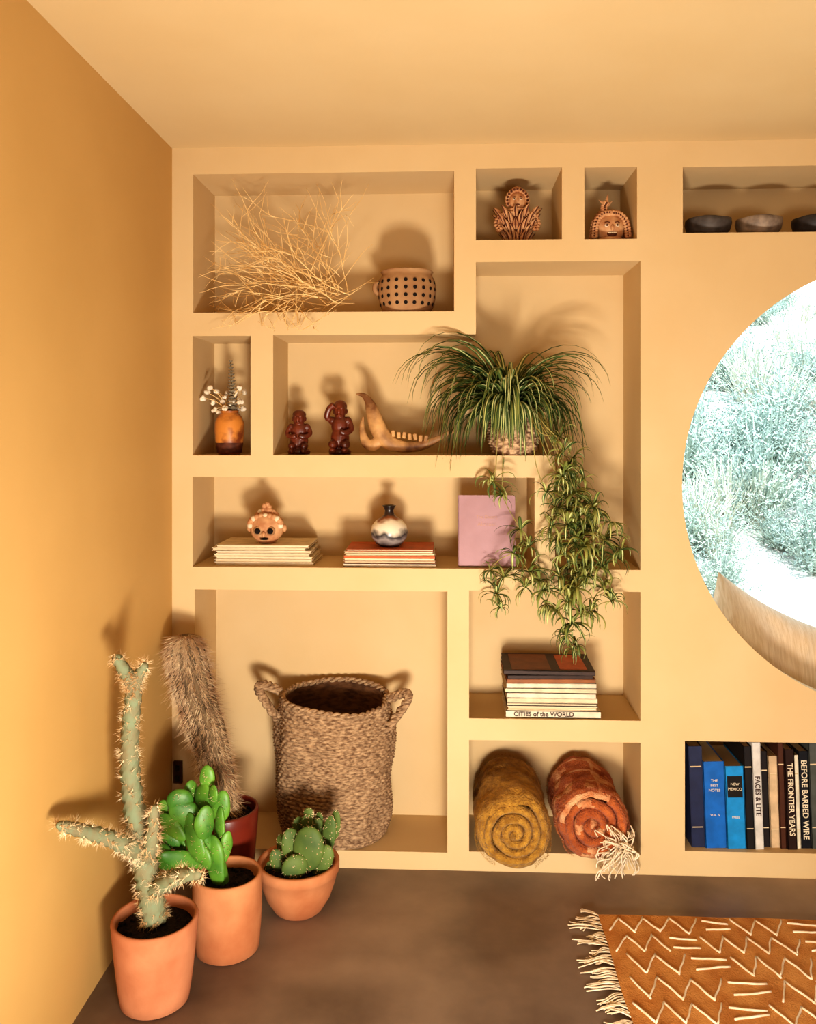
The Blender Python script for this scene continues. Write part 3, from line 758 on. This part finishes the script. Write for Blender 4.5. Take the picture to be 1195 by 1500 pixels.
mz=min((jb.location.z+v.co.z) for v in jb.data.vertices); jb.location.z+=zF+.004-mz

c=P(391,800,.09); c.z=zt1+.001
s=MB(); s.lathe([(.001,0),(.026,0),(.034,.006),(.052,.026),(.06,.05),(.056,.075),(.042,.095),(.026,.104),(.001,.106)],c,36,0,sy=.85)
for sg in(-1,1):
    for (r_,mm,dy) in((.0160,3,-.044),(.0105,1,-.050)):
        s.ell(c+Vector((sg*.022,dy,.045)),(r_,.01,r_),mm,segs=16,rings=8)
    s.ell(c+Vector((sg*.061,0,.05)),(.008,.012,.014),0)
s.ell(c+Vector((0,-.054,.034)),(.007,.008,.01),0); s.ell(c+Vector((0,-.046,.018)),(.016,.008,.004),1)
for k in range(13):
    a=pi*(-.05+1.1*k/12)
    for q in range(2): s.ell(c+Vector((cos(a)*(.053-.012*q),-.028+.026*q,.066+sin(a)*(.028+.018*q))),(.011,.010,.011),0 if (k+q)%3 else 2,segs=8,rings=6)
for k in range(5): s.ell(c+Vector((U(-.015,.015),U(-.01,.01),.112+.005*k)),(.012-.001*k,)*3,0,segs=8,rings=6)
s.build('ceramic_face_jar',['clay','dark','white','vasecream'])
c=P(570,805,.10); c.z=zt2+.001
vg=bpy.data.materials.new('drip_glaze'); vg.use_nodes=True; nt=vg.node_tree; b=nt.nodes['Principled BSDF']; b.inputs['Roughness'].default_value=.3
tc=nt.nodes.new('ShaderNodeTexCoord'); sx_=nt.nodes.new('ShaderNodeSeparateXYZ'); nz=nt.nodes.new('ShaderNodeTexNoise'); nz.inputs['Scale'].default_value=22
ma=nt.nodes.new('ShaderNodeMath'); ma.operation='MULTIPLY_ADD'; ma.inputs[1].default_value=.06; cr=nt.nodes.new('ShaderNodeValToRGB'); mr=nt.nodes.new('ShaderNodeMapRange')
nt.links.new(tc.outputs['Object'],sx_.inputs[0]); nt.links.new(tc.outputs['Object'],nz.inputs['Vector']); nt.links.new(nz.outputs['Fac'],ma.inputs[0]); nt.links.new(sx_.outputs['Z'],ma.inputs[2])
mr.inputs['From Min'].default_value=.03; mr.inputs['From Max'].default_value=.16; nt.links.new(ma.outputs[0],mr.inputs['Value']); nt.links.new(mr.outputs[0],cr.inputs[0]); nt.links.new(cr.outputs[0],b.inputs['Base Color'])
e=cr.color_ramp.elements; e[0].color=lin((60,52,54)); e[0].position=0; e[1].color=lin((36,26,24)); e[1].position=.93
for po,cl in((.22,(150,140,136)),(.32,(50,44,48)),(.45,(226,212,190)),(.66,(236,222,196)),(.76,(150,90,50)),(.85,(60,36,26))):
    q=e.new(po); q.color=lin(cl)
s=MB(); s.lathe([(.001,0),(.032,0),(.045,.008),(.06,.03),(.064,.05),(.06,.07),(.045,.088),(.026,.1),(.017,.108),(.015,.122),(.02,.135),(.024,.139),(.018,.14),(.012,.125),(.001,.12)],c,48,0)
s.build('glazed_vase',[vg])

# ---------------- spider plant ----------------
pc=P(752,667,.08); pc.z=zF+.001
s=MB()
def fnw(th,i,r,z):
    return (r+.0035*abs(sin(i*pi/3))*(1+sin(th*16+(i//3%2)*pi)),z)
prof=[(.001,0),(.066,0)]+[(.07+.012*sin(pi*k/44)+.006*k/44,.003+.132*k/44) for k in range(45)]+[(.07,.13),(.066,.11),(.001,.11)]
s.lathe(prof,pc,128,0,fn=fnw)
crown=pc+Vector((-.018,-.010,.140))
def leafpath(p,az,el,L,droop,n=12,free=False,emin=-1.5,prof_=(.35,1.3)):
    pts=[p.copy()]; e=el
    for i in range(n):
        p=p+Vector((cos(az)*cos(e),sin(az)*cos(e),sin(e)))*L/n
        e-=droop/n*(prof_[0]+prof_[1]*i/n); e=max(e,emin)
        if p.y>.25: p.y=.25
        if p.x>px(930) and p.y>-.01: p.x=px(930)
        if not free and p.z<zF+.006 and p.y>-.012 and p.x<px(815): p.y=-.014
        pts.append(p.copy())
    return pts
for k in range(430):
    az=U(0,2*pi)
    if sin(az)>.2 and R()<.6: az=-az
    side=abs(cos(az)); front=sin(az)<-.6
    if front and R()<.35: continue
    ty=R()
    if ty<.34: el=U(1.15,1.54); L=U(.34,.54); dr=U(2.7,3.5); pf=(.45,1.15)
    elif ty<.80: el=U(.75,1.35); L=U(.26,.46); dr=U(2.9,3.8); pf=(.85,.6)
    else: el=U(.3,1.0); L=U(.16,.32); dr=U(2.2,3.2); pf=(1.0,.4)
    if front: L*=U(.45,.8)
    if cos(az)>.5: L*=.9
    st=crown+Vector((cos(az)*U(0,.045),sin(az)*U(0,.035),U(-.02,.01)))
    pts=leafpath(st,az,el,L,dr,emin=-U(1.25,1.57),prof_=pf)
    w=U(.0055,.009)
    wd=[w*(.55+.45*min(1,i/4))*(1-(i/12)**2.6)+.0006 for i in range(13)]
    s.blade(pts,wd,(-sin(az)+U(-.3,.3),cos(az),U(-.3,.3)),1,2 if R()<.85 else 3)
def plantlet(c,n=15,sc=1.0):
    for k in range(n):
        az=U(0,2*pi); el=U(-.5,1.4); L=U(.06,.115)*sc
        pts=leafpath(c.copy(),az,el,L,U(2.0,4.0),7,True,-2.0)
        for q in pts:
            if q.z>zH-.05 and q.y>-.006 and q.x<px(815): q.y=-.008
        w=U(.0042,.0066)*sc; wd=[w*(.6+.4*min(1,i/2))*(1-(i/7)**2.4)+.0005 for i in range(8)]
        s.blade(pts,wd,(-sin(az),cos(az),U(-.4,.4)),3 if R()<.6 else 1,2 if R()<.6 else 3)
pl=[(722,705,1),(735,725,.7),(762,775,.9),(752,810,.9),(738,845,1),(728,870,.9),(775,838,1),(795,865,1),(830,690,1.1),(842,722,1.1),(818,745,1),(850,752,1.1),(868,775,1.1),(884,790,1.1),(842,795,1.1),(900,815,1.0),
    (825,812,1),(862,830,1),(885,862,1),(845,862,1.1),(815,895,1),(838,912,1),(865,895,.9),(842,945,.8),(832,770,1.1),(775,800,.8),(895,880,.8),(808,770,.9),(718,835,.7),(870,745,1),(895,765,.9),(820,845,1),(800,720,.8),(880,830,1),(855,700,.8),(835,880,1),(790,850,.8),(910,805,.8),
    (826,660,.9),(838,675,.9),(848,735,1),(835,745,1),(860,760,1),(852,785,1),(872,810,1),(838,825,1),(858,845,1),(828,865,.9),(850,895,.9),(830,930,.8),(838,950,.6),(800,885,.9),(770,860,.8),(732,890,.6),
    (822,700,.9),(834,705,.9),(828,725,1),(845,765,1),(815,790,.9),(858,800,1),(845,840,1),(820,640,.9)]
pos=[]
for (a_,b_2,sc) in sorted(pl,key=lambda q:q[1]):
    y_=-.06+U(-.05,.03); e_=P(a_,b_2,y_)
    cand=[(q,(q-e_).length) for q in pos if q.z>e_.z+.02 and abs(q.x-e_.x)<.12]
    if cand and b_2>740:
        q=min(cand,key=lambda u:u[1])[0]
        s.tube(smooth_path([q,q.lerp(e_,.5)+Vector((U(-.01,.01),-.01,.008)),e_],5),.0014,5,4)
    else:
        rim=Vector((pc.x+(.05 if a_>790 else -.02)+U(-.03,.03),-.01,crown.z+U(0,.03)))
        top=P(740+(a_-740)*.65,U(610,650),y_-.02)
        s.tube(smooth_path([crown,rim,top,e_.lerp(top,.4)+Vector((U(-.015,.015),0,0)),e_],5),.0015,5,4)
    pos.append(e_)
    plantlet(e_,random.randint(12,17),sc)
s.build('hanging_spider_plant',['potbasket','lg','lc','lg2','stem'])

# ---------------- rug ----------------
tl=G(876,1345); X0=tl.x; Y1=tl.y; X1=X0+1.5; Y0=Y1-1.9
s=MB(); nx2,ny2=80,90
for j in range(ny2+1):
    for i in range(nx2+1):
        x=X0+(X1-X0)*i/nx2; y=Y0+(Y1-Y0)*j/ny2
        s.v.append(Vector((x+.005*noise.noise(Vector((0,y*6,0))),y+.003*noise.noise(Vector((x*6,0,1))),.012+.0015*noise.noise(Vector((x*8,y*8,0))))))
for j in range(ny2):
    for i in range(nx2):
        a=j*(nx2+1)+i; s.face((a,a+1,a+nx2+2,a+nx2+1),0)
s.box(((X0+X1)/2,(Y0+Y1)/2,.0055),(X1-X0-.004,Y1-Y0-.004,.010),0)
def yarn(a,b,wv=.004):
    n=max(4,int((b-a).length/.012)); d=(b-a).normalized(); pr=Vector((-d.y,d.x,0))
    pts=[a.lerp(b,i/n)+pr*wv*noise.noise(a*9+Vector((i*.35,0,0))) for i in range(n+1)]
    s.tube(pts,.0033,6,1,flat=.8)
y=Y1-.015; row=0
while y>Y0+.05:
    hgt=U(.070,.085); x=X0+U(.015,.05)
    while x<X1-.1:
        n=random.randint(4,9); up=R()<.5
        for q in range(n):
            dx=U(.032,.045); a=Vector((x,y-(hgt if up else 0)+U(-.005,.005),.0135)); bb_=Vector((x+dx,y-(0 if up else hgt)+U(-.005,.005),.0135))
            if bb_.x<X1-.02: yarn(a,bb_)
            x+=dx; up=not up
        L_=U(.07,.11)
        if x+L_+.02<X1:
            yarn(Vector((x+.012,y-hgt*.15,.0135)),Vector((x+.012+L_,y-hgt*.15-U(0,.02),.0135)))
            yarn(Vector((x+.012,y-hgt*.75,.0135)),Vector((x+.012+L_,y-hgt*.75+U(-.0,.02),.0135)))
        x+=L_+.025
    y-=hgt+.016
    row+=1
for k in range(130):
    y=Y1-.005-1.88*k/129; p=Vector((X0+.004,y,.009)); L_=U(.05,.10); dy=U(-.035,.04)
    for q in range(3):
        o=U(-.010,.010)
        s.tube(smooth_path([p,p+Vector((-L_*.35,dy*.3+o,.004)),p+Vector((-L_*.7,dy*.8+o,-.002)),p+Vector((-L_*U(.8,1.05),dy+o*2,-.005))],4),.0018,5,2)
s.build('patterned_rug',['rug','fringe','fringe'])

# ---------------- lights ----------------
def area(name,loc,tgt,sx,sy,pw,col):
    l=bpy.data.lights.new(name,'AREA'); l.shape='RECTANGLE'; l.size=sx; l.size_y=sy; l.energy=pw; l.color=col
    o=bpy.data.objects.new(name,l); o.location=loc; o.rotation_euler=(Vector(tgt)-Vector(loc)).to_track_quat('-Z','Y').to_euler(); bpy.context.scene.collection.objects.link(o)
area('floor_lamp_light',(.05,-2.1,.36),(.15,0,1.8),.36,.30,54,(1,.905,.77))
area('back_fill_light',(.6,-5.0,.45),(.2,0,1.3),.9,.6,48,(1,.905,.77))  # unseen fill light added behind the camera, in front of the back opening
sl=bpy.data.lights.new('sun','SUN'); sl.energy=6.6; sl.angle=.02; sl.color=(1,.98,.95)
so=bpy.data.objects.new('sun',sl); so.rotation_euler=Vector((-.25,.75,-1)).to_track_quat('-Z','Y').to_euler(); bpy.context.scene.collection.objects.link(so)
wd_=bpy.data.worlds.new('world'); bpy.context.scene.world=wd_; wd_.use_nodes=True; bg=wd_.node_tree.nodes['Background']; bg.inputs[0].default_value=(.66,.86,1,1); bg.inputs[1].default_value=2.5
bpy.context.view_layer.update()
